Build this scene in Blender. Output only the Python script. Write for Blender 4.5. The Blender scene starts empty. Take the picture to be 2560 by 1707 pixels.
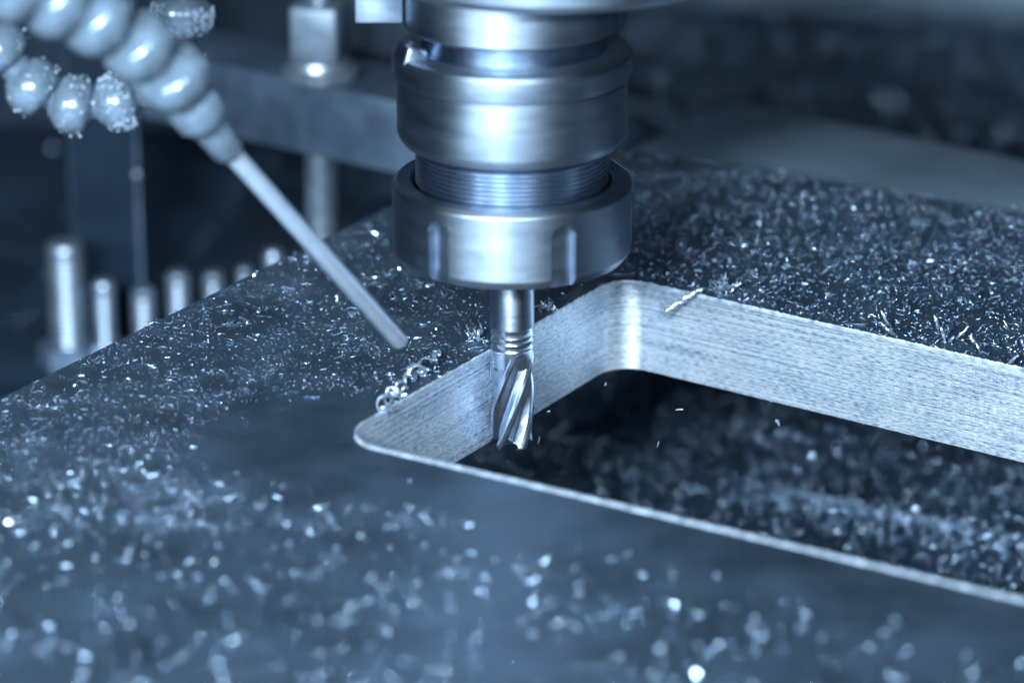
import bpy, bmesh, math, random
import numpy as np
from mathutils import Vector, Matrix
R = math.radians
rng = np.random.default_rng(7)
random.seed(7)
# one Blender unit is one centimetre
sc = bpy.context.scene
sc.unit_settings.system = 'METRIC'
sc.unit_settings.scale_length = 0.01
col = bpy.context.collection

# ------------------------------------------------------------------ camera
cam_d = bpy.data.cameras.new('camera')
cam = bpy.data.objects.new('camera', cam_d)
col.objects.link(cam)
PITCH = 20.5
cam.location = (0.0, -84.7485, 32.0)
cam.rotation_euler = (R(90 - PITCH), 0, 0)
cam_d.sensor_width = 36
cam_d.lens = 117.86
cam_d.clip_start = 1
cam_d.clip_end = 600
cam_d.dof.use_dof = True
cam_d.dof.focus_distance = 91.3
cam_d.dof.aperture_fstop = 0.072          # f/7.2 at this scale
cam_d.dof.aperture_blades = 0
sc.camera = cam

# ------------------------------------------------------------------ world and lamps
w = bpy.data.worlds.new('World')
sc.world = w
w.use_nodes = True
bg = w.node_tree.nodes['Background']
bg.inputs[0].default_value = (0.18, 0.33, 0.50, 1)
bg.inputs[1].default_value = 0.058


def area(name, loc, target, size, power, color, size_y=None):
    l = bpy.data.lights.new(name, 'AREA')
    l.energy = power
    l.color = color
    l.shape = 'RECTANGLE'
    l.size = size
    l.size_y = size_y or size
    o = bpy.data.objects.new(name, l)
    o.location = loc
    o.rotation_euler = (Vector(target) - Vector(loc)).to_track_quat('-Z', 'Y').to_euler()
    col.objects.link(o)
    return o


KEY = (0.78, 0.91, 1.0)
area('key_lamp', (-17, -68, 30), (0, 0, 0), 17, 132000, KEY, 9)
area('second_lamp', (15, -66, 34), (1, 0, 1), 2.2, 34000, KEY, 2.2)
area('left_lamp', (-44, -56, 27), (-6, -14, 0), 6, 38000, (0.76, 0.90, 0.99), 5)
area('back_lamp', (-42, 84, 60), (-8, 0, 0), 26, 1500, (0.70, 0.84, 1.0), 16)
sc.view_settings.view_transform = 'Standard'
sc.view_settings.look = 'None'
sc.view_settings.exposure = 0
sc.view_settings.gamma = 1
sc.cycles.use_denoising = True
sc.cycles.use_adaptive_sampling = False
sc.cycles.max_bounces = 6
sc.cycles.sample_clamp_indirect = 6
sc.cycles.caustics_reflective = False


# ------------------------------------------------------------------ materials
def mat(name, base, rough=0.35, metal=1.0, var=0.15, vscale=3.0, bump=0.0, bscale=20.0, stretch=(1, 1, 1), rvar=0.1, spec=0.5, uv=False, aniso=0):
    m = bpy.data.materials.new(name)
    m.use_nodes = True
    nt = m.node_tree
    N, L = nt.nodes, nt.links
    p = N['Principled BSDF']
    p.inputs['Metallic'].default_value = metal
    p.inputs['Specular IOR Level'].default_value = spec
    tc = N.new('ShaderNodeTexCoord')
    mp = N.new('ShaderNodeMapping')
    mp.inputs['Scale'].default_value = stretch
    L.new(tc.outputs['UV' if uv else 'Object'], mp.inputs[0])
    n1 = N.new('ShaderNodeTexNoise')
    n1.inputs['Scale'].default_value = vscale
    n1.inputs['Detail'].default_value = 5
    n1.inputs['Roughness'].default_value = 0.6
    L.new(mp.outputs[0], n1.inputs['Vector'])
    mr = N.new('ShaderNodeMapRange')
    mr.inputs['From Min'].default_value = 0.3
    mr.inputs['From Max'].default_value = 0.7
    mr.inputs['To Min'].default_value = 1 - var
    mr.inputs['To Max'].default_value = 1 + var
    L.new(n1.outputs[0], mr.inputs[0])
    mx = N.new('ShaderNodeVectorMath')
    mx.operation = 'SCALE'
    mx.inputs[0].default_value = base
    L.new(mr.outputs[0], mx.inputs['Scale'])
    L.new(mx.outputs[0], p.inputs['Base Color'])
    mr2 = N.new('ShaderNodeMapRange')
    mr2.inputs['From Min'].default_value = 0.3
    mr2.inputs['From Max'].default_value = 0.7
    mr2.inputs['To Min'].default_value = rough - rvar
    mr2.inputs['To Max'].default_value = rough + rvar
    L.new(n1.outputs[0], mr2.inputs[0])
    L.new(mr2.outputs[0], p.inputs['Roughness'])
    if aniso:
        p.inputs['Anisotropic'].default_value = aniso
        p.inputs['Anisotropic Rotation'].default_value = 0.25
        tg = N.new('ShaderNodeTangent')
        tg.direction_type = 'RADIAL'
        tg.axis = 'Z'
        L.new(tg.outputs[0], p.inputs['Tangent'])
    if bump:
        n2 = N.new('ShaderNodeTexNoise')
        n2.inputs['Scale'].default_value = bscale
        n2.inputs['Detail'].default_value = 3
        L.new(mp.outputs[0], n2.inputs['Vector'])
        b = N.new('ShaderNodeBump')
        b.inputs['Strength'].default_value = bump
        b.inputs['Distance'].default_value = 0.02
        L.new(n2.outputs[0], b.inputs['Height'])
        L.new(b.outputs[0], p.inputs['Normal'])
    return m


M = {}
M['plate'] = mat('oiled_steel', (0.057, 0.094, 0.143), 0.46, 0.7, 0.4, 0.35, 0.12, 14, rvar=0.05)
M['machined'] = None
M['rim'] = mat('burr_metal', (0.42, 0.53, 0.67), 0.38, 0.4, 0.5, 4, 0.5, 10)
M['satin'] = mat('satin_steel', (0.26, 0.33, 0.415), 0.45, 1, 0.12, 1.0, 0.02, 3.0, (0.7, 0.7, 3.5), rvar=0.03, aniso=0.55)
M['satin_dark'] = mat('dark_satin_steel', (0.20, 0.28, 0.39), 0.40, 1, 0.2, 1.0, 0.03, 2.0, (1, 1, 2), rvar=0.05, aniso=0.6)
M['nut'] = mat('nut_steel', (0.28, 0.35, 0.44), 0.42, 1, 0.11, 1.1, 0.02, 3.0, (0.8, 0.8, 3), rvar=0.03, aniso=0.55)
M['thread'] = mat('thread_steel', (0.46, 0.56, 0.69), 0.25, 1, 0.06, 1.2, 0.0, 5, (1, 1, 1), rvar=0.02, aniso=0.2)
M['shank'] = mat('shank_steel', (0.46, 0.57, 0.70), 0.42, 1, 0.10, 2, 0.04, 4, (1, 1, 5), rvar=0.04, aniso=0.75)
M['carbide'] = mat('cutter_steel', (0.62, 0.76, 0.95), 0.21, 0.97, 0.10, 3, 0.06, 10, rvar=0.04)
M['bead'] = mat('hose_plastic', (0.12, 0.175, 0.24), 0.20, 0.3, 0.32, 1.6, 0.35, 3.0, rvar=0.12)
M['tube'] = mat('nozzle_metal', (0.46, 0.59, 0.76), 0.36, 0.5, 0.08, 2)
M['floor'] = mat('table_iron', (0.036, 0.068, 0.112), 0.5, 0.6, 0.5, 0.25, 0.3, 3)
M['block'] = mat('block_steel', (0.25, 0.36, 0.48), 0.45, 0.6, 0.15, 0.2)
M['clamp'] = mat('clamp_steel', (0.13, 0.20, 0.30), 0.46, 0.5, 0.3, 0.6, 0.2, 4)
M['clamp_top'] = mat('clamp_top_steel', (0.08, 0.13, 0.20), 0.5, 0.5, 0.3, 0.6)
M['bolt'] = mat('bright_bolt_steel', (0.52, 0.63, 0.76), 0.36, 0.7, 0.12, 1.5)
M['head'] = mat('bolt_head_steel', (0.30, 0.40, 0.52), 0.40, 0.5, 0.12, 1.5)
M['stud'] = mat('stud_steel', (0.30, 0.39, 0.50), 0.42, 0.8, 0.12, 1.0)
M['dark'] = mat('dark_navy', (0.020, 0.040, 0.070), 0.6, 0.3, 0.4, 0.3)
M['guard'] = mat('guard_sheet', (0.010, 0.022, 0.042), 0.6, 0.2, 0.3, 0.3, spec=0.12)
M['chip'] = mat('bright_chip', (0.50, 0.70, 0.97), 0.22, 0.97, 0.2, 8, rvar=0.07)
M['chip_solid'] = mat('pale_swarf', (0.46, 0.60, 0.77), 0.32, 0.85, 0.3, 8, 0.4, 25)
M['chip_dull'] = mat('dull_chip', (0.08, 0.155, 0.27), 0.34, 0.9, 0.4, 5, rvar=0.08)
M['droplet'] = mat('droplet', (0.30, 0.40, 0.53), 0.12, 0.0, 0.05, 3, spec=0.8)


def machined(name, chat):
    """Milled wall: fine feed lines along the wall, faint upright chatter, in the wall's own UV (centimetres)."""
    m = bpy.data.materials.new(name)
    m.use_nodes = True
    nt = m.node_tree
    N, L = nt.nodes, nt.links
    p = N['Principled BSDF']
    p.inputs['Metallic'].default_value = 0.62
    tc = N.new('ShaderNodeTexCoord')

    def noise(sx, sy, detail=3, rough=0.6):
        mp = N.new('ShaderNodeMapping')
        mp.inputs['Scale'].default_value = (sx, sy, 1)
        L.new(tc.outputs['UV'], mp.inputs[0])
        n = N.new('ShaderNodeTexNoise')
        n.inputs['Scale'].default_value = 1
        n.inputs['Detail'].default_value = detail
        n.inputs['Roughness'].default_value = rough
        L.new(mp.outputs[0], n.inputs['Vector'])
        return n.outputs[0]

    def math_(op, a, b):
        n = N.new('ShaderNodeMath')
        n.operation = op
        for k, v in enumerate((a, b)):
            if isinstance(v, (int, float)):
                n.inputs[k].default_value = v
            else:
                L.new(v, n.inputs[k])
        return n.outputs[0]
    streak = noise(1.3, 22, 2, 0.75)
    dash = noise(5, 34, 1, 0.5)
    chatter = noise(24, 1.2, 1, 0.5)
    blotch = noise(0.9, 1.2, 4)
    line = noise(0.09, 27, 3, 0.8)
    h = math_('ADD', math_('MULTIPLY', streak, 0.8), math_('MULTIPLY', dash, 0.9))
    h = math_('ADD', h, math_('MULTIPLY', chatter, chat))
    h = math_('ADD', h, math_('MULTIPLY', line, 0.8))
    b = N.new('ShaderNodeBump')
    b.inputs['Strength'].default_value = 0.4
    b.inputs['Distance'].default_value = 0.03
    L.new(h, b.inputs['Height'])
    L.new(b.outputs[0], p.inputs['Normal'])
    cr = N.new('ShaderNodeValToRGB')
    cr.color_ramp.elements[0].position = 0.41
    cr.color_ramp.elements[0].color = (0.13, 0.22, 0.34, 1)
    cr.color_ramp.elements[1].position = 0.55
    cr.color_ramp.elements[1].color = (0.70, 0.82, 0.95, 1)
    mixv = math_('ADD', math_('ADD', math_('MULTIPLY', dash, 0.34), math_('MULTIPLY', blotch, 0.13)), math_('MULTIPLY', line, 0.53))
    L.new(mixv, cr.inputs[0])
    L.new(cr.outputs[0], p.inputs['Base Color'])
    p.inputs['Roughness'].default_value = 0.31
    p.inputs['Anisotropic'].default_value = 0.9
    p.inputs['Anisotropic Rotation'].default_value = 0.25
    tg = N.new('ShaderNodeTangent')
    tg.direction_type = 'UV_MAP'
    L.new(tg.outputs[0], p.inputs['Tangent'])
    return m


M['machined'] = machined('milled_wall', 0.35)


# ------------------------------------------------------------------ helpers
def link(name, me, m=None, parent=None, smooth=False, **kw):
    o = bpy.data.objects.new(name, me)
    col.objects.link(o)
    if m is not None:
        me.materials.append(m)
    if smooth:
        for f in me.polygons:
            f.use_smooth = True
    if parent is not None:
        o.parent = parent
    for k, v in kw.items():
        o[k] = v
    return o


def thing(name, loc, label, cat, group=None):
    o = bpy.data.objects.new(name, None)
    o.location = loc
    o.empty_display_size = 0.5
    col.objects.link(o)
    o['label'] = label
    o['category'] = cat
    if group:
        o['group'] = group
    return o


def pymesh(name, v, f):
    me = bpy.data.meshes.new(name)
    me.from_pydata([tuple(map(float, p)) for p in v], [], [tuple(map(int, q)) for q in f])
    me.validate()
    me.update()
    return me


def lathe(name, prof, segs=96, cap=True):
    """Profile of (r, z) pairs turned about Z."""
    v, f = [], []
    n = len(prof)
    for k in range(segs):
        a = 2 * math.pi * k / segs
        for r, z in prof:
            v.append((r * math.cos(a), r * math.sin(a), z))
    for k in range(segs):
        k2 = (k + 1) % segs
        for i in range(n - 1):
            f.append((k * n + i, k * n + i + 1, k2 * n + i + 1, k2 * n + i))
    me = pymesh(name, v, f)
    bm = bmesh.new()
    bm.from_mesh(me)
    if cap:
        bmesh.ops.remove_doubles(bm, verts=bm.verts, dist=1e-5)
        bmesh.ops.holes_fill(bm, edges=[e for e in bm.edges if e.is_boundary], sides=0)
    bmesh.ops.recalc_face_normals(bm, faces=bm.faces)
    bm.to_mesh(me)
    bm.free()
    return me


def auto_smooth(me, ang=32):
    bm = bmesh.new()
    bm.from_mesh(me)
    for f in bm.faces:
        f.smooth = True
    for e in bm.edges:
        if len(e.link_faces) == 2 and e.calc_face_angle(0) > R(ang):
            e.smooth = False
    bm.to_mesh(me)
    bm.free()
    return me


def box(name, dims, bev=0.05, seg=2, mtx=None):
    bm = bmesh.new()
    bmesh.ops.create_cube(bm, size=1)
    bmesh.ops.scale(bm, vec=dims, verts=bm.verts)
    if bev:
        bmesh.ops.bevel(bm, geom=bm.edges[:], offset=bev, segments=seg, affect='EDGES', profile=0.5)
    if mtx is not None:
        bmesh.ops.transform(bm, matrix=mtx, verts=bm.verts)
    me = bpy.data.meshes.new(name)
    bm.to_mesh(me)
    bm.free()
    return auto_smooth(me)


def prism(name, poly, z0, z1, bev=0.0):
    bm = bmesh.new()
    vs = [bm.verts.new((x, y, z1)) for x, y in poly]
    f = bm.faces.new(vs)
    r = bmesh.ops.extrude_face_region(bm, geom=[f])
    bmesh.ops.translate(bm, vec=(0, 0, z0 - z1), verts=[e for e in r['geom'] if isinstance(e, bmesh.types.BMVert)])
    bmesh.ops.recalc_face_normals(bm, faces=bm.faces)
    if bev:
        bmesh.ops.bevel(bm, geom=bm.edges[:], offset=bev, segments=2, affect='EDGES', profile=0.5)
    me = bpy.data.meshes.new(name)
    bm.to_mesh(me)
    bm.free()
    return auto_smooth(me)


def tube(name, pts, radii, segs=10):
    """Swept round bar through pts with one radius per point."""
    pts = [Vector(p) for p in pts]
    v, f = [], []
    t0 = (pts[1] - pts[0]).normalized()
    up = Vector((0, 0, 1)) if abs(t0.z) < 0.9 else Vector((1, 0, 0))
    nrm = t0.cross(up).normalized()
    for i, p in enumerate(pts):
        a = pts[max(i - 1, 0)]
        b = pts[min(i + 1, len(pts) - 1)]
        t = (b - a).normalized()
        nrm = (nrm - t * nrm.dot(t)).normalized()
        bi = t.cross(nrm)
        r = radii[i] if hasattr(radii, '__len__') else radii
        for k in range(segs):
            a_ = 2 * math.pi * k / segs
            v.append(p + (nrm * math.cos(a_) + bi * math.sin(a_)) * r)
    n = len(pts)
    for i in range(n - 1):
        for k in range(segs):
            k2 = (k + 1) % segs
            f.append((i * segs + k, i * segs + k2, (i + 1) * segs + k2, (i + 1) * segs + k))
    f.append(tuple(range(segs))[::-1])
    f.append(tuple((n - 1) * segs + k for k in range(segs)))
    return auto_smooth(pymesh(name, v, f), 50)


def fillet(poly, radii, n=14):
    out = []
    m = len(poly)
    for i in range(m):
        p0, p, p1 = (Vector(poly[(i - 1) % m]), Vector(poly[i]), Vector(poly[(i + 1) % m]))
        r = radii[i]
        if r <= 0:
            out.append(tuple(p))
            continue
        a = (p0 - p).normalized()
        b = (p1 - p).normalized()
        ang = a.angle(b)
        d = r / math.tan(ang / 2)
        c = p + (a + b).normalized() * (r / math.sin(ang / 2))
        s = p + a * d - c
        e = p + b * d - c
        a0 = math.atan2(s.y, s.x)
        a1 = math.atan2(e.y, e.x)
        da = (a1 - a0 + math.pi) % (2 * math.pi) - math.pi
        for k in range(n + 1):
            t = a0 + da * k / n
            out.append((c.x + r * math.cos(t), c.y + r * math.sin(t)))
    return out


def resample(poly, step):
    out = []
    for i in range(len(poly)):
        a, b = Vector(poly[i]), Vector(poly[(i + 1) % len(poly)])
        n = max(1, int((b - a).length / step))
        for k in range(n):
            out.append(tuple(a.lerp(b, k / n)))
    return out


def normals2(poly):
    """Unit normals of a counter-clockwise loop, pointing out of it."""
    out = []
    m = len(poly)
    for i in range(m):
        a, b = Vector(poly[i - 1]), Vector(poly[(i + 1) % m])
        t = (b - a).normalized()
        out.append(Vector((t.y, -t.x)))
    return out


# ------------------------------------------------------------------ machine table under the work
TABLE_Z = -11.0
me = pymesh('machine_table', [(-160, -140, TABLE_Z), (160, -140, TABLE_Z), (160, 170, TABLE_Z), (-160, 170, TABLE_Z)], [(0, 1, 2, 3)])
link('machine_table', me, M['floor'], kind='structure')
me = pymesh('back_wall', [(-160, 150, -11), (160, 150, -11), (160, 150, 90), (-160, 150, 90)], [(0, 1, 2, 3)])
link('back_wall', me, M['dark'], kind='structure')

# ------------------------------------------------------------------ the workpiece plate with its pocket
T = 2.63
outer = [(-35.0, -39.6), (-14, -66), (44, -62), (44, -3.8), (0.74, 20.1)]
pocket_raw = [(-4.40, -6.14), (24.0, -23.3), (27.0, -10.65), (3.05, 6.06)]
# the left pocket wall runs from the acute corner to the far corner
pocket = fillet(pocket_raw, [1.15, 0.8, 0.8, 0.95])
pocket = resample(pocket, 0.25)
pn = normals2(pocket)
plate = thing('steel_plate', (0, 0, 0), 'thick dark oily steel plate with a pocket milled through it, strewn with chips', 'plate')
RW = 0.035
rim_loop = [(p[0] + n.x * RW, p[1] + n.y * RW) for p, n in zip(pocket, pn)]


def ring_fill(name, outer, inner, z, flip=False):
    bm = bmesh.new()
    es = []
    for loop in (outer, inner):
        vs = [bm.verts.new((x, y, z)) for x, y in loop]
        for i in range(len(vs)):
            es.append(bm.edges.new((vs[i], vs[(i + 1) % len(vs)])))
    bmesh.ops.triangle_fill(bm, edges=es, use_beauty=True, use_dissolve=False)
    for f in bm.faces:
        if (f.normal.z < 0) != flip:
            f.normal_flip()
    me = bpy.data.meshes.new(name)
    bm.to_mesh(me)
    bm.free()
    return me


link('top_face', ring_fill('top_face', outer, rim_loop, 0.0), M['plate'], plate)
link('bottom_face', ring_fill('bottom_face', outer, pocket, -T, True), M['plate'], plate)
v, f = [], []
for x, y in outer:
    v += [(x, y, 0), (x, y, -T)]
m_ = len(outer)
for i in range(m_):
    j = (i + 1) % m_
    f.append((2 * i, 2 * i + 1, 2 * j + 1, 2 * j))
link('outer_edge', pymesh('outer_edge', v, f), M['plate'], plate)
# pocket wall with UVs in centimetres
v, f, uvs = [], [], []
cum = [0]
for i in range(len(pocket)):
    a, b = Vector(pocket[i]), Vector(pocket[(i + 1) % len(pocket)])
    cum.append(cum[-1] + (b - a).length)
n = len(pocket)
levels = [(-0.03, 0), (-0.35, 0), (-1.0, 0), (-2.1, 0), (-T, 0)]
k = len(levels)
for i in range(n + 1):
    p, q = pocket[i % n], pn[i % n]
    for z, off in levels:
        v.append((p[0] + q.x * off, p[1] + q.y * off, z))
bm = bmesh.new()
bv = [bm.verts.new(p) for p in v]
uvl = bm.loops.layers.uv.new('UVMap')
for i in range(n):
    for j in range(k - 1):
        idx = (i * k + j, (i + 1) * k + j, (i + 1) * k + j + 1, i * k + j + 1)
        fc = bm.faces.new([bv[t] for t in idx])
        fc.smooth = True
        us = (cum[i], cum[i + 1], cum[i + 1], cum[i])
        vs_ = (v[idx[0]][2], v[idx[1]][2], v[idx[2]][2], v[idx[3]][2])
        for lp, uu, vv in zip(fc.loops, us, vs_):
            lp[uvl].uv = (uu, vv)
me = bpy.data.meshes.new('pocket_wall')
bm.to_mesh(me)
bm.free()
link('pocket_wall', me, M['machined'], plate, label='bright freshly milled wall with fine feed lines')
# raised ragged burr along the pocket's rim
fine = resample(pocket, 0.045)
fn = normals2(fine)
v, f = [], []
S = 6
nf = len(fine)
hj = rng.random(nf)
seg = np.convolve(rng.random(nf), np.ones(25) / 25, 'same')
for i in range(nf):
    p, q = fine[i], fn[i]
    ft = min(1, max(0, (-q.y - 0.1) / 0.7))    # the near rim carries a rounded, even burr
    h = 0.045 - 0.015 * ft + (0.035 - 0.012 * ft) * hj[i] * (0.6 + seg[i])
    wd = 0.04 + (0.09 + 0.12 * seg[i]) * ft
    prof = [(-0.004, -0.05), (-0.012, h * 0.3), (-0.004, h * 0.85), (wd * 0.2, h), (wd * 0.7, h * 0.75), (wd, -0.004)]
    for a_, z in prof:
        v.append((p[0] + q.x * a_, p[1] + q.y * a_, z))
for i in range(nf):
    j = (i + 1) % nf
    for s in range(S - 1):
        f.append((i * S + s, j * S + s, j * S + s + 1, i * S + s + 1))
link('burr', pymesh('burr', v, f), M['rim'], plate, smooth=True, label='bright ragged burr along the rim of the pocket')


# ------------------------------------------------------------------ tool holder, collet nut
holder = thing('tool_holder', (0, 0, 2.85), 'large steel collet holder with grooved body, screw thread and slotted nut gripping the cutter', 'tool holder')


def hp(name, prof, m, segs=128, **kw):
    me = auto_smooth(lathe(name, [(r, z - 2.85) for r, z in prof], segs), 28)
    return link(name, me, m, holder, **kw)


hp('spindle_neck', [(0.0, 12.5), (2.86, 12.5), (2.86, 9.24), (2.78, 9.17), (2.5, 9.16), (2.5, 9.14), (0, 9.14)], M['satin'])
hp('groove_ring', [(0.0, 9.14), (2.48, 9.14), (2.44, 9.0), (2.44, 8.66), (2.50, 8.58), (0, 8.58)], M['satin_dark'])
hp('flange', [(2.3, 8.60), (2.7, 8.585), (2.96, 8.57), (3.08, 8.52), (3.145, 8.40), (3.145, 7.93), (3.12, 7.86), (3.0, 7.80), (2.9, 7.80)], M['satin'])
hp('holder_body', [(2.9, 7.81), (2.985, 7.80), (3.03, 7.74), (3.035, 7.6), (3.035, 6.35), (3.01, 6.22), (2.90, 6.06), (2.82, 6.02), (2.45, 6.02), (2.42, 5.9), (2.42, 5.7)], M['satin'])
th = [(2.42, 5.9)]
z = 5.86
while z > 4.86:
    th += [(2.50, z), (2.56, z - 0.045), (2.56, z - 0.075), (2.50, z - 0.12)]
    z -= 0.125
th += [(2.5, 4.7)]
hp('screw_thread', th, M['thread'])
# nut: wall with six open-ended spanner slots, as one grid of radius against angle and height
NZ = [2.86, 2.90, 2.96, 3.03, 3.08] + [3.14 + 0.04 * k for k in range(42)] + [4.82, 4.86, 4.90, 4.95, 4.965]
base_r = []
for z in NZ:
    if z < 3.08:
        base_r.append(3.02 + (z - 2.86) / 0.22 * 0.17)
    elif z > 4.84:
        base_r.append(3.19 - (z - 4.84) / 0.125 * 0.14)
    else:
        base_r.append(3.19)
NA = 1080
slot_az = [R(-90 - 37 + 62 * k) for k in range(3)] + [R(-90 - 37 - 59.5 * k) for k in (1, 2, 3)]
v, f = [], []
for ia in range(NA):
    a = 2 * math.pi * ia / NA
    for z, r in zip(NZ, base_r):
        depth = 0
        for s in slot_az:
            da = (a - s + math.pi) % (2 * math.pi) - math.pi
            x = abs(da * 3.19)
            top = 4.20
            hw = 0.33
            dist = x - hw if z < top else math.hypot(x, z - top) - hw
            t = min(1, max(0, 0.5 - dist / 0.03))
            if t > 0:
                depth = max(depth, t * t * (3 - 2 * t) * 0.24)
        if depth:
            r = min(r, 3.19 - depth) if depth > 0.2 else r - depth * (r - 2.95) / 0.24
        v.append((r * math.cos(a), r * math.sin(a), z - 2.85))
nz = len(NZ)
for ia in range(NA):
    j = (ia + 1) % NA
    for i in range(nz - 1):
        f.append((ia * nz + i, j * nz + i, j * nz + i + 1, ia * nz + i + 1))
me = auto_smooth(pymesh('nut_wall', v, f), 40)
nut = link('collet_nut', me, M['nut'], holder)
prof = [(3.05, 4.965), (2.72, 4.965), (2.66, 4.90), (2.62, 4.60)]
link('nut_rim', auto_smooth(lathe('nut_rim', [(r, z - 2.85) for r, z in prof], 128, cap=False)), M['satin_dark'], nut)
prof = [(3.02, 2.86), (2.6, 2.82), (2.0, 2.83), (1.9, 2.95), (0.95, 3.0), (0.92, 2.86), (0.61, 2.86), (0.60, 3.2)]
link('nut_face', auto_smooth(lathe('nut_face', [(r, z - 2.85) for r, z in prof], 96, cap=False)), M['satin_dark'], nut)
# drive key on the left of the flange
me = box('drive_key', (0.62, 0.9, 0.62), 0.12, 3, Matrix.Translation((-2.62, -0.95, 8.55 - 2.85)) @ Matrix.Rotation(R(20), 4, 'Z') @ Matrix.Rotation(R(18), 4, 'Y'))
link('drive_key', me, M['satin'], holder)

# spindle housing above
hs = thing('spindle_housing', (0.95, 0, 10.6), 'wide round bright spindle housing directly above the tool holder', 'spindle')
prof = [(0, 0.0), (3.2, 0.0), (4.4, 0.02), (4.85, 0.10), (5.05, 0.3), (5.1, 0.6), (5.1, 4), (0, 4)]
link('housing', auto_smooth(lathe('housing', prof, 128)), M['satin'], hs)
me = box('drive_lug', (1.25, 1.5, 2.4), 0.06, 2, Matrix.Translation((-0.95 - 3.44, 0.0, 10.55 - 10.6)))
link('drive_lug', me, M['satin'], hs)

# ------------------------------------------------------------------ end mill
mill = thing('end_mill', (0, 0, -2.62), 'shiny steel end mill with spiral flutes cutting along the pocket wall', 'cutting tool')
zb = -2.62


def mp_(name, prof, m, segs=72):
    return link(name, auto_smooth(lathe(name, [(r, z - zb) for r, z in prof], segs), 30), m, mill)


mp_('shank', [(0, 3.3), (0.60, 3.3), (0.60, 0.83), (0.592, 0.80), (0.57, 0.79), (0.0, 0.79)], M['shank'])
neck = [(0.0, 0.80), (0.563, 0.79)]
z = 0.76
for d, dz in ((0.010, 0.2), (0.014, 0.18), (0.016, 0.20)):
    for q in range(8):
        t = q / 8
        neck.append((0.565 + 0.016 * t - d * math.sin(math.pi * t), z - dz * t))
    z -= dz
    neck.append((0.583, z))
    neck.append((0.556, z - 0.012))
neck += [(0.572, z - 0.1), (0.578, z - 0.30), (0.575, z - 0.5), (0.0, z - 0.5)]
mp_('ringed_neck', neck, M['carbide'])
# fluted length
NP, NZf = 240, 150
ztop = 0.10
v, f = [], []
NFL = 5
TW = R(43)


def flute_r(u, fade):
    """u in 0..1 over one flute: land, gullet, then a sharp rise to the next cutting edge."""
    if u < 0.16:
        r = 0.600 - 0.006 * u / 0.16
    elif u < 0.30:
        t = (u - 0.16) / 0.14
        r = 0.594 - 0.06 * t
    else:
        t = (u - 0.30) / 0.70
        r = 0.534 - 0.165 * math.sin(math.pi * min(t / 0.86, 1)) ** 0.8 * (1 if t < 0.86 else 0)
        if t > 0.40:
            q = (t - 0.40) / 0.60
            r = min(0.6, max(r, 0.372 + 0.228 * q ** 2.6)) if t > 0.86 else min(r, 0.600)
            if t <= 0.86:
                r = 0.372 + (0.534 - 0.372) * (q / 0.767) ** 2.2
            else:
                q2 = (t - 0.86) / 0.14
                r = 0.534 + 0.066 * q2
    return 0.575 + (r - 0.575) * fade if fade < 1 else r


for iz in range(NZf + 1):
    z = zb + (ztop - zb) * iz / NZf
    for ia in range(NP):
        a = 2 * math.pi * ia / NP
        uu = ((a + R(90) + R(31) - (z - zb) * TW) / (2 * math.pi / NFL)) % 1.0
        fade = min(1, max(0, (0.02 + 0.35 * uu - z) / 0.55))
        fade = fade * fade * (3 - 2 * fade)
        r = flute_r(1 - uu, fade)
        zz = z
        if iz < 6:
            lift = (0.60 - r) * 0.55 + (0.035 if (1 - uu) > 0.30 else 0)
            zz = z + lift * (1 - iz / 6)
        v.append((r * math.cos(a), r * math.sin(a), zz - zb))
for iz in range(NZf):
    for ia in range(NP):
        j = (ia + 1) % NP
        f.append((iz * NP + ia, iz * NP + j, (iz + 1) * NP + j, (iz + 1) * NP + ia))
c = len(v)
v.append((0, 0, 0.14))
for ia in range(NP):
    f.append((c, (ia + 1) % NP, ia))
me = auto_smooth(pymesh('spiral_flutes', v, f), 24)
link('spiral_flutes', me, M['carbide'], mill)


# ------------------------------------------------------------------ coolant hoses
def frame_to(p, d):
    return Matrix.Translation(p) @ Vector(d).to_track_quat('Z', 'Y').to_matrix().to_4x4()


bead_prof = [(0.0, -0.56), (0.46, -0.56), (0.55, -0.52), (0.84, -0.40), (0.90, -0.12), (0.88, 0.12), (0.76, 0.34), (0.56, 0.46), (0.46, 0.58), (0.0, 0.58)]


def smooth_prof(prof, it=2):
    p = [tuple(q) for q in prof]
    for _ in range(it):
        o = [p[0]]
        for a, b in zip(p[:-1], p[1:]):
            o.append((a[0] * .75 + b[0] * .25, a[1] * .75 + b[1] * .25))
            o.append((a[0] * .25 + b[0] * .75, a[1] * .25 + b[1] * .75))
        o.append(p[-1])
        p = o
    return p


bead_me = lathe('hose_segment', smooth_prof(bead_prof), 48)
for q in bead_me.polygons:
    q.use_smooth = True
bead_me.materials.append(M['bead'])


def bead(parent, p, d, s=1.0):
    o = bpy.data.objects.new('hose_segment', bead_me)
    col.objects.link(o)
    o.parent = parent
    o.matrix_local = frame_to(Vector(p) - parent.location, d) @ Matrix.Scale(s, 4)
    return o


h1 = thing('coolant_hose', (-7.4, -9.0, 9.5), 'segmented coolant hose whose long thin nozzle tube points at the cutter', 'coolant hose')
path = [Vector(p) for p in ((-7.86, -9.6, 10.43), (-8.55, -10.15, 11.32), (-9.40, -10.6, 12.08), (-10.25, -11.0, 12.62), (-11.15, -11.4, 13.1))]
for i, p in enumerate(path):
    a = path[max(i - 1, 0)] if i else Vector((-7.43, -9.0, 9.49))
    b = path[min(i + 1, len(path) - 1)]
    bead(h1, p, (a - b), 1.0)
tip = Vector((-2.87, -4.0, 1.8))
st = Vector((-6.68, -8.0, 8.08))
dr = (tip - st).normalized()


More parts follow.
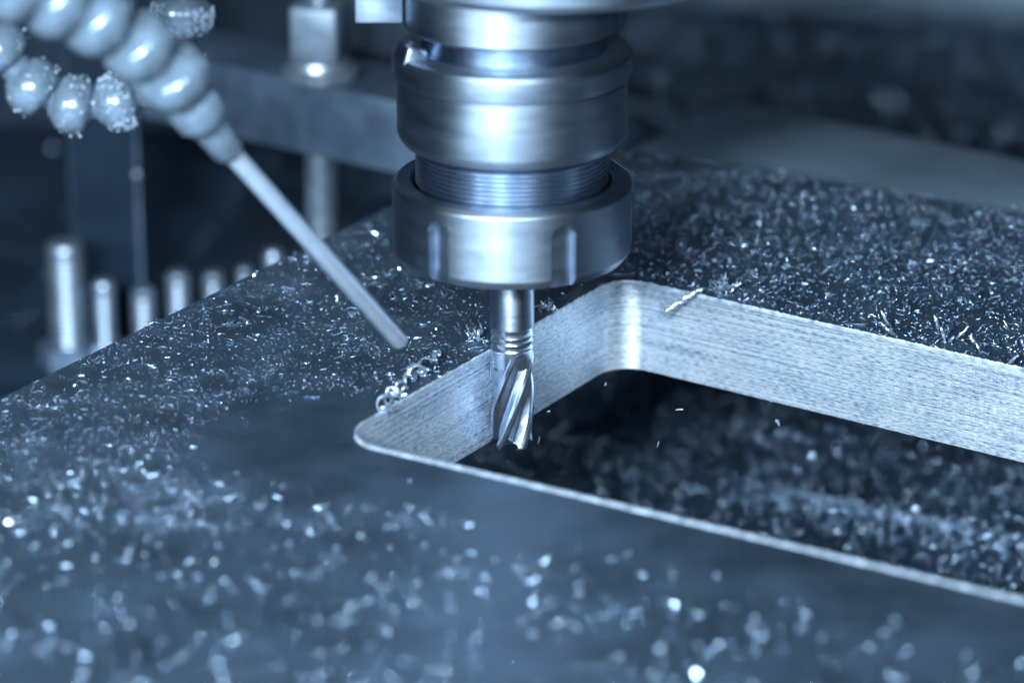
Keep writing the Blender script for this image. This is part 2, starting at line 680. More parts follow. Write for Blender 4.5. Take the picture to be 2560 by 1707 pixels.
def on_hose(name, p, d, prof, m, segs=48):
    me = lathe(name, prof, segs)
    auto_smooth(me, 40)
    o = link(name, me, m, h1)
    o.matrix_local = frame_to(Vector(p) - h1.location, d)
    return o


on_hose('nozzle_collar', (-7.40, -9.0, 9.42), (Vector((-7.0, -8.4, 8.6)) - Vector((-7.86, -9.6, 10.43))),
        [(0, -0.5), (0.5, -0.5), (0.62, -0.35), (0.62, 0.1), (0.5, 0.22), (0.46, 0.45), (0, 0.45)], M['bead'])
on_hose('nozzle_base', (-6.96, -8.35, 8.55), dr, [(0, -0.7), (0.34, -0.7), (0.40, -0.5), (0.40, 0.35), (0.33, 0.5), (0, 0.5)], M['bead'])
Ln = (tip - st).length
on_hose('nozzle_tube', st, dr, [(0, -0.3), (0.235, -0.3), (0.235, Ln - 0.04), (0.21, Ln), (0.15, Ln), (0.15, Ln - 0.4), (0, Ln - 0.4)], M['tube'])

h2 = thing('coolant_hose', (-11.2, -3.0, 7.8), 'wet segmented coolant hose hanging in a bend behind the nozzle hose, covered in droplets', 'coolant hose')
path2 = [(-14.2, -3.0, 10.9), (-13.55, -3.0, 10.15), (-12.95, -3.0, 9.35), (-12.15, -3.0, 8.35), (-11.15, -3.0, 7.85), (-10.05, -3.0, 7.90), (-9.2, -2.6, 8.30), (-8.62, -2.4, 9.0), (-8.36, -2.4, 9.95), (-8.40, -2.4, 10.95)]
path2 = [Vector(p) for p in path2]
drops_v, drops_f = [], []


def add_ball(v, f, p, r, ns=6):
    b0 = len(v)
    for i in range(ns + 1):
        t = math.pi * i / ns
        for j in range(ns):
            a = 2 * math.pi * j / ns
            v.append((p[0] + r * math.sin(t) * math.cos(a), p[1] + r * math.sin(t) * math.sin(a), p[2] + r * math.cos(t)))
    for i in range(ns):
        for j in range(ns):
            j2 = (j + 1) % ns
            f.append((b0 + i * ns + j, b0 + (i + 1) * ns + j, b0 + (i + 1) * ns + j2, b0 + i * ns + j2))


for i, p in enumerate(path2):
    a = path2[max(i - 1, 0)]
    b = path2[min(i + 1, len(path2) - 1)]
    s = 0.90 if i != 5 else 0.86
    bead(h2, p, (a - b), s).scale = (s * 0.97, s * 0.97, s * 1.12)
    nd = {3: 35, 4: 45, 5: 190, 8: 330, 9: 260, 7: 40}.get(i, 15)
    fm = frame_to(p - h2.location, (a - b))
    for _ in range(nd):
        for _try in range(6):
            zz = rng.uniform(-0.45, 0.5)
            rr_ = np.interp(zz, [-0.5, -0.40, -0.12, 0.12, 0.34, 0.46, 0.58], [0.6, 0.84, 0.89, 0.86, 0.74, 0.56, 0.46])
            an = rng.uniform(0, 2 * math.pi)
            q = fm @ (Vector((rr_ * math.cos(an), rr_ * math.sin(an), zz)) * s)
            if q.y + h2.location.y < p.y + 0.15:
                break
        add_ball(drops_v, drops_f, q, float(rng.uniform(0.012, 0.045)))
link('hose_core', tube('hose_core', [p - h2.location for p in path2], 0.44, 16), M['bead'], h2)
link('water_droplets', pymesh('water_droplets', drops_v, drops_f), M['droplet'], h2, smooth=True, kind='stuff')

# ------------------------------------------------------------------ clamp behind on the left
cd = Vector((-0.815, 0.58, 0)).normalized()
cang = math.atan2(cd.y, cd.x)
clampo = thing('clamp_bar', (-7.3, 22.6, 0), 'dark steel clamping bar running behind the tool holder at the back left', 'clamp')
Lb = 12.0
me = box('bar', (Lb, 3.4, 2.5), 0.10, 2)
o = link('bar', me, M['clamp'], clampo)
e0 = Vector((-3.0, 19.35, 0))
cen = e0 + cd * (Lb / 2) + Vector((cd.y, -cd.x, 0)) * 1.7
o.location = Vector((cen.x, cen.y, -0.05)) - clampo.location
o.rotation_euler = (0, 0, cang)
bo = thing('clamp_bolt', (-6.35, 22.75, 1.2), 'bright square-headed bolt standing on its washer on the dark clamping bar', 'bolt')
link('washer', auto_smooth(lathe('washer', [(0, 0), (1.22, 0), (1.27, 0.06), (1.27, 0.28), (1.2, 0.34), (0, 0.34)], 64)), M['bolt'], bo)
link('flange_collar', auto_smooth(lathe('flange_collar', [(0, 0.34), (1.0, 0.34), (1.04, 0.40), (0.98, 0.62), (0.8, 0.72), (0, 0.72)], 64)), M['bolt'], bo)
me = box('square_head', (1.66, 1.66, 1.85), 0.17, 3, Matrix.Translation((0, 0, 1.62)) @ Matrix.Rotation(R(-14), 4, 'Z'))
link('square_head', me, M['head'], bo)
link('bolt_end', auto_smooth(lathe('bolt_end', [(0, 2.5), (0.32, 2.5), (0.32, 3.5), (0.22, 3.62), (0, 3.62)], 32)), M['bolt'], bo)
po = link('support_post', auto_smooth(lathe('support_post', [(0, 0), (0.55, 0), (0.55, 9.6), (0, 9.6)], 48)), M['stud'])
po.location = (-6.45, 23.4, -10.98)
po['label'] = 'pale round steel post standing under the dark clamping bar'
po['category'] = 'post'

# block added to darken the back left, then the sheet guard with its bright edge
cb = link('darkening_block', box('darkening_block', (52, 12, 40), 0.6, 2), M['dark'])
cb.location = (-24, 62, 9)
cb['label'] = 'plain dark block added to darken the background behind the clamp'
cb['category'] = 'backdrop'
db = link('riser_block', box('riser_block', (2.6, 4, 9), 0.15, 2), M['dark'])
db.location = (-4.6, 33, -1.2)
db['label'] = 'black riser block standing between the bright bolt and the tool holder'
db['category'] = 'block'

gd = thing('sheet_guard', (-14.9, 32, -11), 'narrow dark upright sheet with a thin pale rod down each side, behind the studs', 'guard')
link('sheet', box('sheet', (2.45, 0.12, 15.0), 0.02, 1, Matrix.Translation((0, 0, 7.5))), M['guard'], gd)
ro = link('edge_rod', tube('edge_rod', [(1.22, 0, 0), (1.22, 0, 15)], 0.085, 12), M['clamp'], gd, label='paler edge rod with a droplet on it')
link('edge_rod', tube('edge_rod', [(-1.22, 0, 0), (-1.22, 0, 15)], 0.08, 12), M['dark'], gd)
dv_, df_ = [], []
add_ball(dv_, df_, (1.22, -0.1, 5.9), 0.14, 10)
link('droplet', pymesh('droplet', dv_, df_), M['bolt'], gd, smooth=True)

# upright studs behind the plate: (x, y, top, radius)
studs = [(-15.89, 28, -6.44, 0.68, 'tallest and leftmost of the pale steel studs behind the plate'),
         (-14.58, 28, -7.85, 0.44, 'second pale stud from the left, short and slim, in front of the sheet guard'),
         (-13.17, 28, -8.15, 0.46, 'pale steel stud standing in front of the thin bright edge rod'),
         (-11.91, 28, -7.56, 0.44, 'pale stud just right of the edge rod, fourth from the left'),
         (-10.64, 28, -7.56, 0.41, 'slim pale stud whose top barely clears the plate edge, fifth from the left'),
         (-9.53, 28, -7.35, 0.33, 'thin pale stud top peeping over the plate edge, sixth from the left'),
         (-8.48, 28, -6.69, 0.39, 'round pale stud top showing beside the nozzle tube, rightmost of the row')]
for x, y, zt, r, lab in studs:
    hh = zt + 11
    o = thing('steel_stud', (x, y, -10.98), lab, 'stud', 'pale steel studs standing behind the plate')
    link('stud_shaft', auto_smooth(lathe('stud_shaft', [(0, 0), (r, 0)] + [(r - 0.05 * (k % 2), 0.8 + 0.1 * k) for k in range(int((hh - 1.0) / 0.1))] + [(r - 0.02, hh - 0.12), (r - 0.1, hh), (0, hh)], 32)), M['stud'], o)
    link('foot_nut', auto_smooth(lathe('foot_nut', [(r, 0.0), (r * 1.7, 0.0), (r * 1.7, 0.7), (r * 1.55, 0.8), (r, 0.8)], 6)), M['clamp'], o)

# smooth block behind the plate, rails far behind, ridge under the pocket
bl = link('parallel_block', prism('parallel_block', [(3.2, 20.6), (23.0, 9.6), (27.0, 12.0), (22.5, 16.2), (7.7, 27.6)][::1], -2.6, -1.0, 0.12), M['block'])
bl['label'] = 'smooth plain steel block lying behind the chip-strewn plate'
bl['category'] = 'block'
rl = link('far_rail', box('far_rail', (60, 5, 2.5), 0.3, 2), M['block'])
rl.location = (33, 73.5, -9.6)
rl.rotation_euler = (0, 0, R(-14))
rl['label'] = 'far blurred steel rail crossing the table at the top of the picture'
rl['category'] = 'rail'

# ------------------------------------------------------------------ chips
def smooth_noise(x, y, seed, s):
    """Cheap value noise on arrays, 0..1."""
    r = np.random.default_rng(seed)
    g = r.random((64, 64))
    u, v = x / s, y / s
    iu, iv = np.floor(u).astype(int), np.floor(v).astype(int)
    fu, fv = u - iu, v - iv
    fu, fv = fu * fu * (3 - 2 * fu), fv * fv * (3 - 2 * fv)
    a = g[iu % 64, iv % 64]
    b = g[(iu + 1) % 64, iv % 64]
    c = g[iu % 64, (iv + 1) % 64]
    d = g[(iu + 1) % 64, (iv + 1) % 64]
    return (a * (1 - fu) + b * fu) * (1 - fv) + (c * (1 - fu) + d * fu) * fv


def chip_arrays(P, L, W, TH, bend, tilt):
    """Bent three-sided slivers. P: (n,3) centres; returns verts and faces arrays."""
    n = len(P)
    yaw = np.where(rng.random(n) < 0.55, rng.normal(-0.1, 0.35, n), rng.random(n) * 2 * np.pi)
    roll = rng.random(n) * 2 * np.pi
    ca, sa = np.cos(yaw), np.sin(yaw)
    ct, st_ = np.cos(tilt), np.sin(tilt)
    t = np.stack([ca * ct, sa * ct, st_], 1)
    s = np.stack([-sa, ca, np.zeros(n)], 1)
    u = np.cross(t, s)
    cr, sr = np.cos(roll)[:, None], np.sin(roll)[:, None]
    s, u = s * cr + u * sr, u * cr - s * sr
    V = np.zeros((n, 4, 3, 3))
    for i, q in enumerate((-0.5, -0.17, 0.17, 0.5)):
        c = P + t * (L * q)[:, None] + u * (bend * L * (0.25 - q * q))[:, None]
        wv = W * (0.55 if i in (0, 3) else 1.0) * (0.8 + 0.4 * rng.random(n))
        V[:, i, 0] = c - s * (wv / 2)[:, None]
        V[:, i, 1] = c + s * (wv / 2)[:, None]
        V[:, i, 2] = c + u * TH[:, None]
    F4 = []
    for i in range(3):
        for k in range(3):
            k2 = (k + 1) % 3
            F4.append((i * 3 + k, i * 3 + k2, i * 3 + 3 + k2, i * 3 + 3 + k))
    F4 = np.array(F4)
    F = (np.arange(n)[:, None, None] * 12 + F4[None]).reshape(-1, 4)
    C3 = np.array([(2, 1, 0), (9, 10, 11)])
    F3 = (np.arange(n)[:, None, None] * 12 + C3[None]).reshape(-1, 3)
    return V.reshape(-1, 3), F, F3


def chips_mesh(name, sets):
    vs, l4, l3, b = [], [], [], 0
    for args in sets:
        v, f4, f3 = chip_arrays(*args)
        vs.append(v)
        l4.append(f4 + b)
        l3.append(f3 + b)
        b += len(v)
    v = np.concatenate(vs)
    f4, f3 = np.concatenate(l4), np.concatenate(l3)
    me = bpy.data.meshes.new(name)
    me.vertices.add(len(v))
    me.vertices.foreach_set('co', v.astype(np.float32).ravel())
    me.loops.add(f4.size + f3.size)
    me.loops.foreach_set('vertex_index', np.concatenate([f4.ravel(), f3.ravel()]).astype(np.int32))
    me.polygons.add(len(f4) + len(f3))
    starts = np.concatenate([np.arange(len(f4)) * 4, f4.size + np.arange(len(f3)) * 3])
    me.polygons.foreach_set('loop_start', starts.astype(np.int32))
    me.update(calc_edges=True)
    return me


PK = np.array(pocket)


def inside(poly, x, y):
    c = np.zeros(len(x), bool)
    px, py = poly[:, 0], poly[:, 1]
    j = len(poly) - 1
    for i in range(len(poly)):
        cond = ((py[i] > y) != (py[j] > y)) & (x < (px[j] - px[i]) * (y - py[i]) / (py[j] - py[i] + 1e-12) + px[i])
        c ^= cond
        j = i
    return c


def seg_dist(x, y, a, b):
    a, b = np.array(a), np.array(b)
    d = b - a
    t = np.clip(((x - a[0]) * d[0] + (y - a[1]) * d[1]) / (d @ d), 0, 1)
    return np.hypot(x - a[0] - t * d[0], y - a[1] - t * d[1])


OUT = np.array(outer)
acute, far_c, near_r = (-4.42, -6.12), (3.05, 6.06), (24.0, -23.3)


def edge_gap(x, y):
    """Distance outside the pocket's rim."""
    return np.minimum.reduce([seg_dist(x, y, pocket_raw[i], pocket_raw[(i + 1) % 4]) for i in range(4)])


def density(x, y):
    d = np.ones(len(x))
    # clean strip along the near rim and round the acute corner
    dn = seg_dist(x, y, acute, near_r)
    d *= np.clip((dn - 2.2) / 2.6, 0.015, 1)
    dc = np.hypot(x - acute[0] + 1.0, y - acute[1] + 0.6)
    d *= np.clip((dc - 1.2) / 2.8, 0.05, 1)
    return d


def scatter(n, xr, yr, poly, dens, avoid=True, gapmin=0.06):
    x = rng.uniform(*xr, n)
    y = rng.uniform(*yr, n)
    k = inside(poly, x, y)
    if avoid:
        k &= ~inside(PK, x, y) & (edge_gap(x, y) > gapmin)
    x, y = x[k], y[k]
    k = rng.random(len(x)) < dens(x, y)
    return x[k], y[k]


def lots(x, y, z0, lmin, lmax, wmin, wmax, tilt=0.15, zj=0.0, power=2.5, bend=0.8):
    n = len(x)
    L = lmin + (lmax - lmin) * rng.random(n) ** power
    W = np.minimum(wmin + (wmax - wmin) * rng.random(n) ** 2, L * 0.8)
    TH = W * rng.uniform(0.35, 0.85, n)
    tl = rng.normal(0, tilt, n)
    z = z0 + W * 0.35 + np.abs(np.sin(tl)) * L * 0.5 + rng.random(n) ** 3 * zj
    return np.stack([x, y, z], 1), L, W, TH, rng.uniform(-bend, bend, n), tl


def flakes(x, y, z0, smin, smax):
    n = len(x)
    L = smin + (smax - smin) * rng.random(n) ** 2
    W = L * rng.uniform(0.5, 0.9, n)
    tl = rng.normal(0, 0.6, n)
    return np.stack([x, y, z0 + L * 0.4], 1), L, W, W * rng.uniform(0.15, 0.5, n), rng.uniform(-.15, .15, n), tl


def patch(s, seed, lo, hi, floor_=0.0):
    return lambda x, y: floor_ + np.clip((smooth_noise(x + 100, y + 100, seed, s) - lo) / (hi - lo), 0, 1) * (1 - floor_)


p1, p2, p3 = patch(1.6, 3, 0.2, 0.8, 0.3), patch(0.5, 4, 0.35, 0.8, 0.2), patch(3.5, 5, 0.1, 0.8, 0.45)
cut = np.array([(-3.8, 12.5), (2.9, 6.2)])


def back_side(x, y):
    """1 where the plate lies behind the pocket, 0 on the left and in front."""
    return np.clip(((x - 3.0) * 0.80 + (y - 6.0) * 0.55 + 4.5) / 4.0, 0, 1) * (seg_dist(x, y, (3.05, 6.06), (27, -10.6)) < 30) * (y > -10.65 + (27 - x) * 0.698)


sets = []
# fine dust and grit on the left part
x, y = scatter(330000, (-20, 3), (-12, 20), OUT, lambda x, y: density(x, y) * p2(x, y) * 0.55 * p3(x, y))
sets.append(lots(x, y, 0.004, 0.014, 0.05, 0.010, 0.022, 0.3, 0.0, 2, 0.3))
# slivers on the left part
x, y = scatter(10000, (-20, 3), (-12, 20), OUT, lambda x, y: density(x, y) * p1(x, y) * 0.8)
sets.append(lots(x, y, 0.01, 0.05, 0.30, 0.018, 0.036, 0.08, 0.03, 3, 0.08))
# foreground
x, y = scatter(15000, (-26, 30), (-40, -8), OUT, lambda x, y: density(x, y) * p1(x, y) * p3(x, y) * 0.7)
sets.append(lots(x, y, 0.01, 0.06, 0.42, 0.04, 0.11, 0.4, 0.06, 2.4, 0.4))
x, y = scatter(50000, (-26, 30), (-40, -8), OUT, lambda x, y: density(x, y) * p2(x, y) * 0.6)
sets.append(lots(x, y, 0.005, 0.02, 0.08, 0.012, 0.03, 0.3, 0.0, 2))
x, y = scatter(6500, (-26, 30), (-40, 20), OUT, lambda x, y: density(x, y) * p3(x, y) * (1 - back_side(x, y)) * 0.55)
sets.append(flakes(x, y, 0.0, 0.05, 0.17))
me = chips_mesh('metal_chips', sets)
print('chips front', len(me.polygons))
o = link('metal_chips', me, M['chip'], kind='stuff', label='bright fine slivers and grit of cut metal scattered over the near and left parts of the plate')
# heap behind the pocket: dense, several layers
sets = []
x, y = scatter(60000, (0, 40), (-12, 21), OUT, lambda x, y: back_side(x, y) * (0.45 + 0.55 * p1(x, y)))
k = seg_dist(x, y, (3.05, 6.06), (27, -10.6)) > 0.12
x, y = x[k], y[k]
hgt = np.clip(seg_dist(x, y, (3.05, 6.06), (27, -10.6)) / 5, 0, 1) * 0.35 * smooth_noise(x + 50, y + 50, 9, 1.2)
s_ = lots(x, y, 0.01, 0.04, 0.26, 0.02, 0.05, 0.35, 0.0, 2.4, 0.4)
s_[0][:, 2] += hgt * rng.random(len(x))
sets.append(s_)
x, y = scatter(30000, (0, 40), (-12, 21), OUT, lambda x, y: back_side(x, y) * 0.7)
sets.append(lots(x, y, 0.005, 0.015, 0.07, 0.01, 0.025, 0.4, 0.05, 2))
x, y = scatter(14000, (0, 40), (-12, 21), OUT, lambda x, y: back_side(x, y) * 0.8)
sets.append(flakes(x, y, 0.02, 0.04, 0.12))
me = chips_mesh('chip_heap', sets)
half = rng.random(len(me.polygons))
o = link('chip_heap', me, M['chip_dull'], kind='stuff', label='dense layer of dull and glinting metal chips on the plate behind the pocket')
me.materials.append(M['chip'])
nb = len(me.polygons)
# one material per chip, not per face
n4 = nb * 9 // 11
ids = np.zeros(nb, dtype=np.int32)
nchip = len(me.vertices) // 12
pick = (rng.random(nchip) < 0.8).astype(np.int32)
lv = np.zeros(len(me.loops), dtype=np.int32)
me.loops.foreach_get('vertex_index', lv)
stt = np.zeros(nb, dtype=np.int32)
me.polygons.foreach_get('loop_start', stt)
ids = pick[lv[stt] // 12]
me.polygons.foreach_set('material_index', ids)
# table chips seen through the pocket and behind
big = np.array([(-60, -60), (90, -60), (90, 120), (-60, 120)])
sets = []
x, y = scatter(17000, (-8, 34), (-6, 32), big, lambda x, y: 0.35 + 0.65 * p1(x, y), avoid=False)
sets.append(lots(x, y, TABLE_Z + 0.02, 0.08, 0.42, 0.05, 0.14, 0.5, 0.25, 2.0))
x, y = scatter(9000, (-4, 45), (26, 90), big, lambda x, y: p3(x, y), avoid=False)
sets.append(lots(x, y, TABLE_Z + 0.02, 0.08, 0.6, 0.06, 0.2, 0.5, 0.1, 1.8))
x, y = scatter(1500, (-32, -4), (15, 55), big, lambda x, y: p3(x, y) * 0.6, avoid=False)
sets.append(lots(x, y, TABLE_Z + 0.02, 0.06, 0.4, 0.04, 0.12, 0.45, 0.05, 2.2))
x, y = scatter(9000, (-8, 34), (-6, 32), big, lambda x, y: 0.5 + 0.5 * p1(x, y), avoid=False)
sets.append(flakes(x, y, TABLE_Z + 0.1, 0.08, 0.22))
x, y = scatter(6500, (-4, 45), (26, 90), big, lambda x, y: p1(x, y), avoid=False)
sets.append(flakes(x, y, TABLE_Z + 0.1, 0.22, 0.60))
t_ = rng.random(4200)
x = 8.5 + 26 * t_
off = rng.normal(0, 0.5, len(t_))
y = 14.55 - 13.2 * t_ + off
sets.append(lots(x, y, TABLE_Z + 0.05 + 0.6 * np.exp(-off ** 2 / 0.3), 0.08, 0.34, 0.05, 0.12, 0.5, 0.3, 2.0))
me = chips_mesh('table_chips', sets)
o = link('table_chips', me, M['chip_dull'], kind='stuff', label='metal chips littering the machine table below and behind the plate')
me.materials.append(M['chip'])
nb = len(me.polygons)
nchip = len(me.vertices) // 12
pick = (rng.random(nchip) < 0.75).astype(np.int32)
lv = np.zeros(len(me.loops), dtype=np.int32)
me.loops.foreach_get('vertex_index', lv)
stt = np.zeros(nb, dtype=np.int32)
me.polygons.foreach_get('loop_start', stt)
me.polygons.foreach_set('material_index', pick[lv[stt] // 12])


# ------------------------------------------------------------------ single larger chips
def wavy_tube(name, pts, r, bump=0.35, segs=7, sub=5):
    """A crinkled sliver through pts."""
    pts = [Vector(p) for p in pts]
    out, rad = [], []
    for a, b in zip(pts[:-1], pts[1:]):
        for k in range(sub):
            t = k / sub
            out.append(a.lerp(b, t))
    out.append(pts[-1])
    for i in range(len(out)):
        e = min(i, len(out) - 1 - i)
        rad.append(r * (0.5 + 0.5 * min(1, e / 2)) * (1 + bump * (random.random() - 0.5) * 2))
        out[i] = out[i] + Vector((random.uniform(-1, 1), random.uniform(-1, 1), random.uniform(-1, 1))) * r * 0.35
    return tube(name, out, rad, segs)


def single(pts, r, label, group=None, m='chip_solid', bump=0.35):
    c = Vector(pts[0])
    o = link('metal_chip', wavy_tube('metal_chip', [Vector(p) - c for p in pts], r, bump), M[m])
    o.location = c
    o['label'] = label
    o['category'] = 'metal chip'
    if group:
        o['group'] = group
    return o


single([(4.17, 4.2, -0.52), (4.40, 4.2, -0.32), (4.62, 4.2, -0.16), (4.86, 4.2, 0.00), (5.14, 4.25, 0.18), (5.42, 4.3, 0.32)], 0.078,
       'long twisted bright chip hanging over the rim of the far pocket wall', bump=0.28)
tw = [((10.46, 1.73, .02), (10.13, 1.73, .56), 'tall thin chip leaning back, left one of a crossed pair by the far rim'),
      ((10.53, 1.13, .02), (10.07, 1.13, .44), 'thick shorter chip crossing under a taller one at the far rim'),
      ((11.72, 1.73, .02), (11.6, 1.73, .44), 'knobbly upright chip, leftmost prong of the twig-like cluster'),
      ((11.79, 0.68, .02), (11.64, 0.68, .49), 'straight bright chip standing below the knobbly one in the cluster'),
      ((12.16, 1.05, .02), (12.45, 1.05, .35), 'chip leaning to the right like a twig, in the cluster near the far rim'),
      ((11.89, 0.76, .02), (12.04, 0.76, .18), 'short stub of chip at the foot of the twig-like cluster'),
      ((12.81, 1.65, .02), (13.03, 1.65, .22), 'thin chip slanting right, beyond the twig-like cluster'),
      ((12.61, 0.68, .02), (12.46, 0.68, .24), 'fat upright chip standing alone right of the cluster'),
      ((12.62, -0.2, .02), (12.49, -0.2, .35), 'slender upright chip nearest the rim below the fat one'),
      ((13.67, 1.65, .02), (13.5, 1.65, .30), 'hair-thin chip standing near the right picture edge'),
      ((14.01, 1.99, .02), (13.69, 1.99, .09), 'thin curved chip lying flat near the right picture edge'),
      ((13.88, 0.31, .02), (13.78, 0.31, .27), 'bright upright chip cut by the right picture edge'),
      ((13.33, -0.85, .02), (13.54, -0.85, .24), 'broad glinting chip right on the rim at the right picture edge'),
      ((9.83, 2.12, .02), (9.32, 2.12, .04), 'long thin chip lying flat left of the crossed pair'),
      ((11.92, 1.35, .02), (11.92, 1.35, .27), 'dim upright chip behind the cluster'),
      ((10.6, 2.26, .02), (10.73, 2.26, .09), 'small bent chip just behind the crossed pair'),
      ((11.34, 0.98, .02), (11.16, 0.98, .08), 'low flat chip between the crossed pair and the cluster'),
      ((11.56, 0.17, .02), (11.32, 0.17, .13), 'flat bright sliver pointing at the rim in front of the cluster'),
      ((13.61, 0.46, .02), (13.68, 0.46, .16), 'small upright sliver beside the chip at the right picture edge')]
for i, (a, b, lab) in enumerate(tw):
    a, b = Vector(a), Vector(b)
    mid = a.lerp(b, 0.5) + Vector((random.uniform(-.04, .04), random.uniform(-.1, .1), random.uniform(-.01, .03)))
    single([a, mid, b], (0.042, 0.05, 0.05, 0.045, 0.038, 0.045, 0.02, 0.055, 0.03, 0.02, 0.018, 0.045, 0.06, 0.014, 0.03, 0.025, 0.03, 0.03, 0.03)[i], lab, 'chips standing along the far rim')
# chips in the air by the cutter
air = [((0.71, 0.9, -3.05), (0.76, 0.9, -2.82), 0.022, 'tiny sliver flying just right of the cutter tip'),
       ((4.50, 1.0, -2.07), (4.70, 1.0, -2.05), 0.016, 'level sliver flying below the far pocket wall'),
       ((7.27, 1.0, -2.36), (7.36, 1.0, -2.52), 0.04, 'stubby slanting chip flying in the dark gap below the far wall'),
       ((3.98, 0.5, -2.98), (4.03, 0.5, -2.80), 0.012, 'hair-thin upright sliver flying over the table chips'),
       ((0.95, 1.0, -2.12), (1.05, 1.0, -2.11), 0.014, 'speck of chip flying near the middle of the cutter'),
       ((2.55, 1.0, -1.35), (2.58, 1.0, -1.25), 0.018, 'small crumb flying under the rounded far corner')]
for a, b, r, lab in air:
    single([a, Vector(a).lerp(Vector(b), .5) + Vector((.01, 0, .01)), b], r, lab, 'chips flying in the pocket')
def tangle(loc, size, n, label, r0=0.016):
    vs, fs = [], []
    for i in range(n):
        d = Vector(rng.normal(size=3))
        d.z = abs(d.z) * 0.7
        p = Vector(rng.normal(size=3)) * size * 0.25
        p.z = abs(p.z)
        q = []
        d.normalize()
        for k in range(7):
            q.append(p.copy())
            d = (d + Vector(rng.normal(size=3)) * 0.55).normalized()
            p = p + d * size * 0.16
            p.z = max(p.z, 0.02)
        m2 = tube('t', q, [r0 * (1.6 if i % 4 == 0 else 1)] * 7, 5)
        b0 = len(vs)
        vs += [tuple(x.co) for x in m2.vertices]
        fs += [tuple(b0 + j for j in pl.vertices) for pl in m2.polygons]
        bpy.data.meshes.remove(m2)
    o = link('tangled_chip', pymesh('tangled_chip', vs, fs), M['chip_solid'])
    o.location = loc
    o['label'] = label
    o['category'] = 'tangled chip'


# curled chip spring along the left rim
pts = []
base = [Vector(p) for p in ((-3.42, -4.50, .12), (-3.12, -3.74, .13), (-2.88, -2.98, .15), (-2.56, -2.30, .17), (-2.18, -1.25, .20))]
turns = 6
jit = [random.uniform(-1, 1) for _ in range(40)]
for i in range(turns * 12 + 1):
    t = i / (turns * 12)
    s = t * 4
    k_ = min(int(s), 3)
    c = base[k_].lerp(base[k_ + 1], s - k_)
    a = 2 * math.pi * turns * t + 0.7 * math.sin(9 * t)
    ax = Vector((0.42, 0.90, 0.05)).normalized()
    n1 = Vector((0.90, -0.42, 0)).normalized()
    n2 = ax.cross(n1)
    rr = 0.13 + 0.05 * math.sin(7 * t + 1) + 0.045 * jit[int(t * 27)]
    a += 0.8 * jit[int(t * 19) + 10]
    c = c + Vector((jit[int(t * 23)] * 0.05, jit[int(t * 17) + 5] * 0.06, abs(jit[int(t * 29) + 3]) * 0.07))
    pts.append(c + (n1 * math.cos(a) + n2 * math.sin(a)) * rr + Vector((0, 0, 0.04)))
c = pts[0]
o = link('curled_chip', tube('curled_chip', [p - c for p in pts], [0.028 + 0.030 * math.sin(i * 0.61) ** 4 + 0.008 * math.sin(i * 1.7) for i in range(len(pts))], 6), M['chip_solid'])
o.location = c
o['label'] = 'long curled chip like a spring lying along the left rim of the pocket'
o['category'] = 'curled chip'
tangle((-3.02, -3.55, 0.03), 0.38, 12, 'ragged clump of fine swarf tangled in the lower end of the long curled chip')
tangle((-2.45, -1.95, 0.03), 0.42, 14, 'ragged clump of fine swarf tangled in the upper half of the long curled chip')
fl = [((-2.15, -1.30, .25), (-2.02, -1.1, .42), (-1.93, -1.0, .30), 0.085, 'bright crumpled flake at the upper end of the spring-like chip'),
      ((-2.86, -2.35, .15), (-2.72, -2.1, .30), (-2.6, -1.9, .42), 0.07, 'pale leaf-shaped flake resting on the middle of the spring-like chip'),
      ((-3.0, -3.5, .10), (-2.93, -3.4, .22), (-2.85, -3.5, .12), 0.06, 'short bright flake near the lower end of the spring-like chip'),
      ((-3.45, -4.3, .06), (-3.25, -4.35, .12), (-3.1, -4.5, .08), 0.04, 'small pale flake lying beyond the lower end of the spring-like chip')]
for a, b, c_, r, lab in fl:
    single([a, b, c_], r, lab, 'flakes on the spring-like chip', bump=0.5)


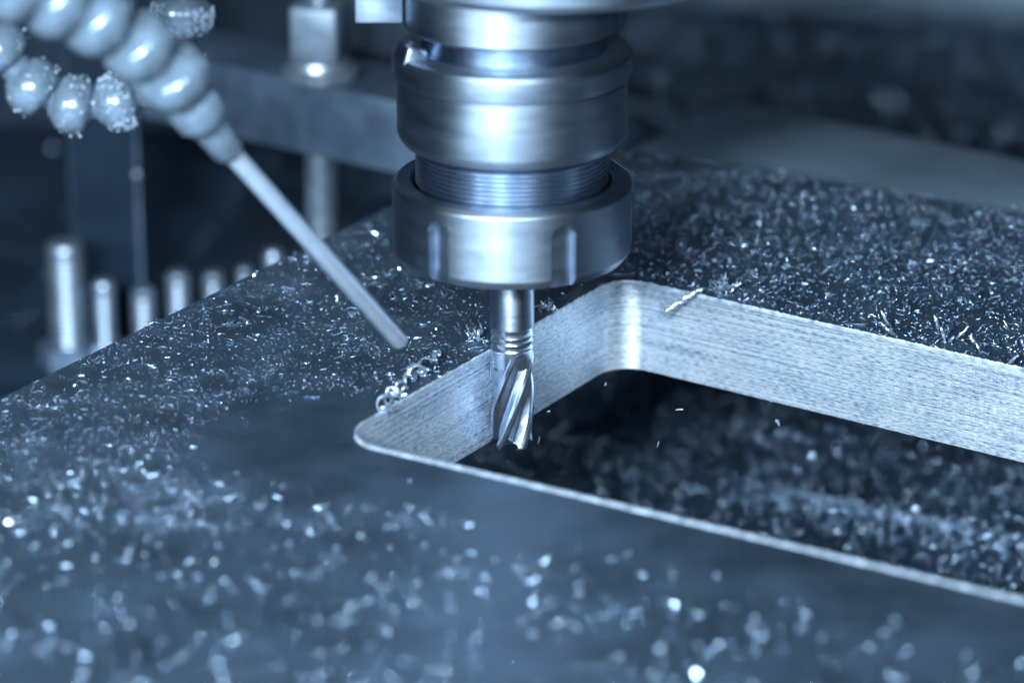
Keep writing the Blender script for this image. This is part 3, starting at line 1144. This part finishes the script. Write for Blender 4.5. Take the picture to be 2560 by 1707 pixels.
tangle((-0.98, 0.95, 0.02), 0.40, 18, 'tangle of fine curled chips lying just left of the cutter')
tangle((5.95, 4.62, 0.02), 0.50, 24, 'tangle of looped chips on the far rim beside the twisted hanging chip')
tangle((0.98, 3.3, 0.02), 0.40, 16, 'loose tangle of chips on the plate just right of the cutter shank')

# loose larger chips as single things; a few shapes shared
shapes = []
for i in range(7):
    L_ = (0.16, 0.22, 0.30, 0.38, 0.20, 0.12, 0.26)[i]
    bend_ = (0.02, -0.02, 0.05, 0.02, 0.07, 0.02, -0.04)[i]
    pts = [Vector((L_ * (t - .5), bend_ * math.sin(math.pi * t), 0.01 * math.sin(5 * t))) for t in (0, .25, .5, .75, 1)]
    me = wavy_tube('metal_chip', pts, (0.024, 0.02, 0.018, 0.02, 0.03, 0.045, 0.028)[i], 0.35, 5, 2)
    me.materials.append(M['chip'])
    shapes.append(me)
zones = [((-19, 1), (-4, 11), 110, 'loose bright chip lying on the plate left of the cutter', 'loose chips left of the cutter', lambda x, y: (x < -0.6 + 0.55 * (y + 0.5)) & (x < 1)),
         ((-16, 16), (-27, -8), 90, 'blurred bright chip lying on the near part of the plate', 'loose chips on the near part of the plate', lambda x, y: np.ones(len(x), bool)),
         ((4, 18), (0, 14), 80, 'glinting chip lying on the chip layer behind the pocket', 'loose chips behind the pocket', lambda x, y: y > 6.6 - 0.698 * (x - 3.05))]
for xr, yr, n_, lab, grp, cond in zones:
    x, y = scatter(n_ * 12, xr, yr, OUT, lambda x, y: density(x, y) * cond(x, y) * (0.3 + 0.7 * p1(x, y)))
    for i in range(min(n_, len(x))):
        o = bpy.data.objects.new('metal_chip', shapes[int(rng.integers(7))])
        col.objects.link(o)
        near = grp.endswith('near part of the plate')
        o.location = (x[i], y[i], 0.04 + (0.12 if 'behind' in grp else 0))
        o.rotation_euler = (rng.normal(0, .4), rng.normal(0, 0.18), rng.normal(0, 0.5) + (0 if rng.random() < .6 else rng.random() * 3))
        sc_ = rng.uniform(0.7, 1.25) * (1.15 if near else 1)
        o.scale = (sc_, sc_, sc_)
        o['label'] = lab
        o['category'] = 'metal chip'
        o['group'] = grp
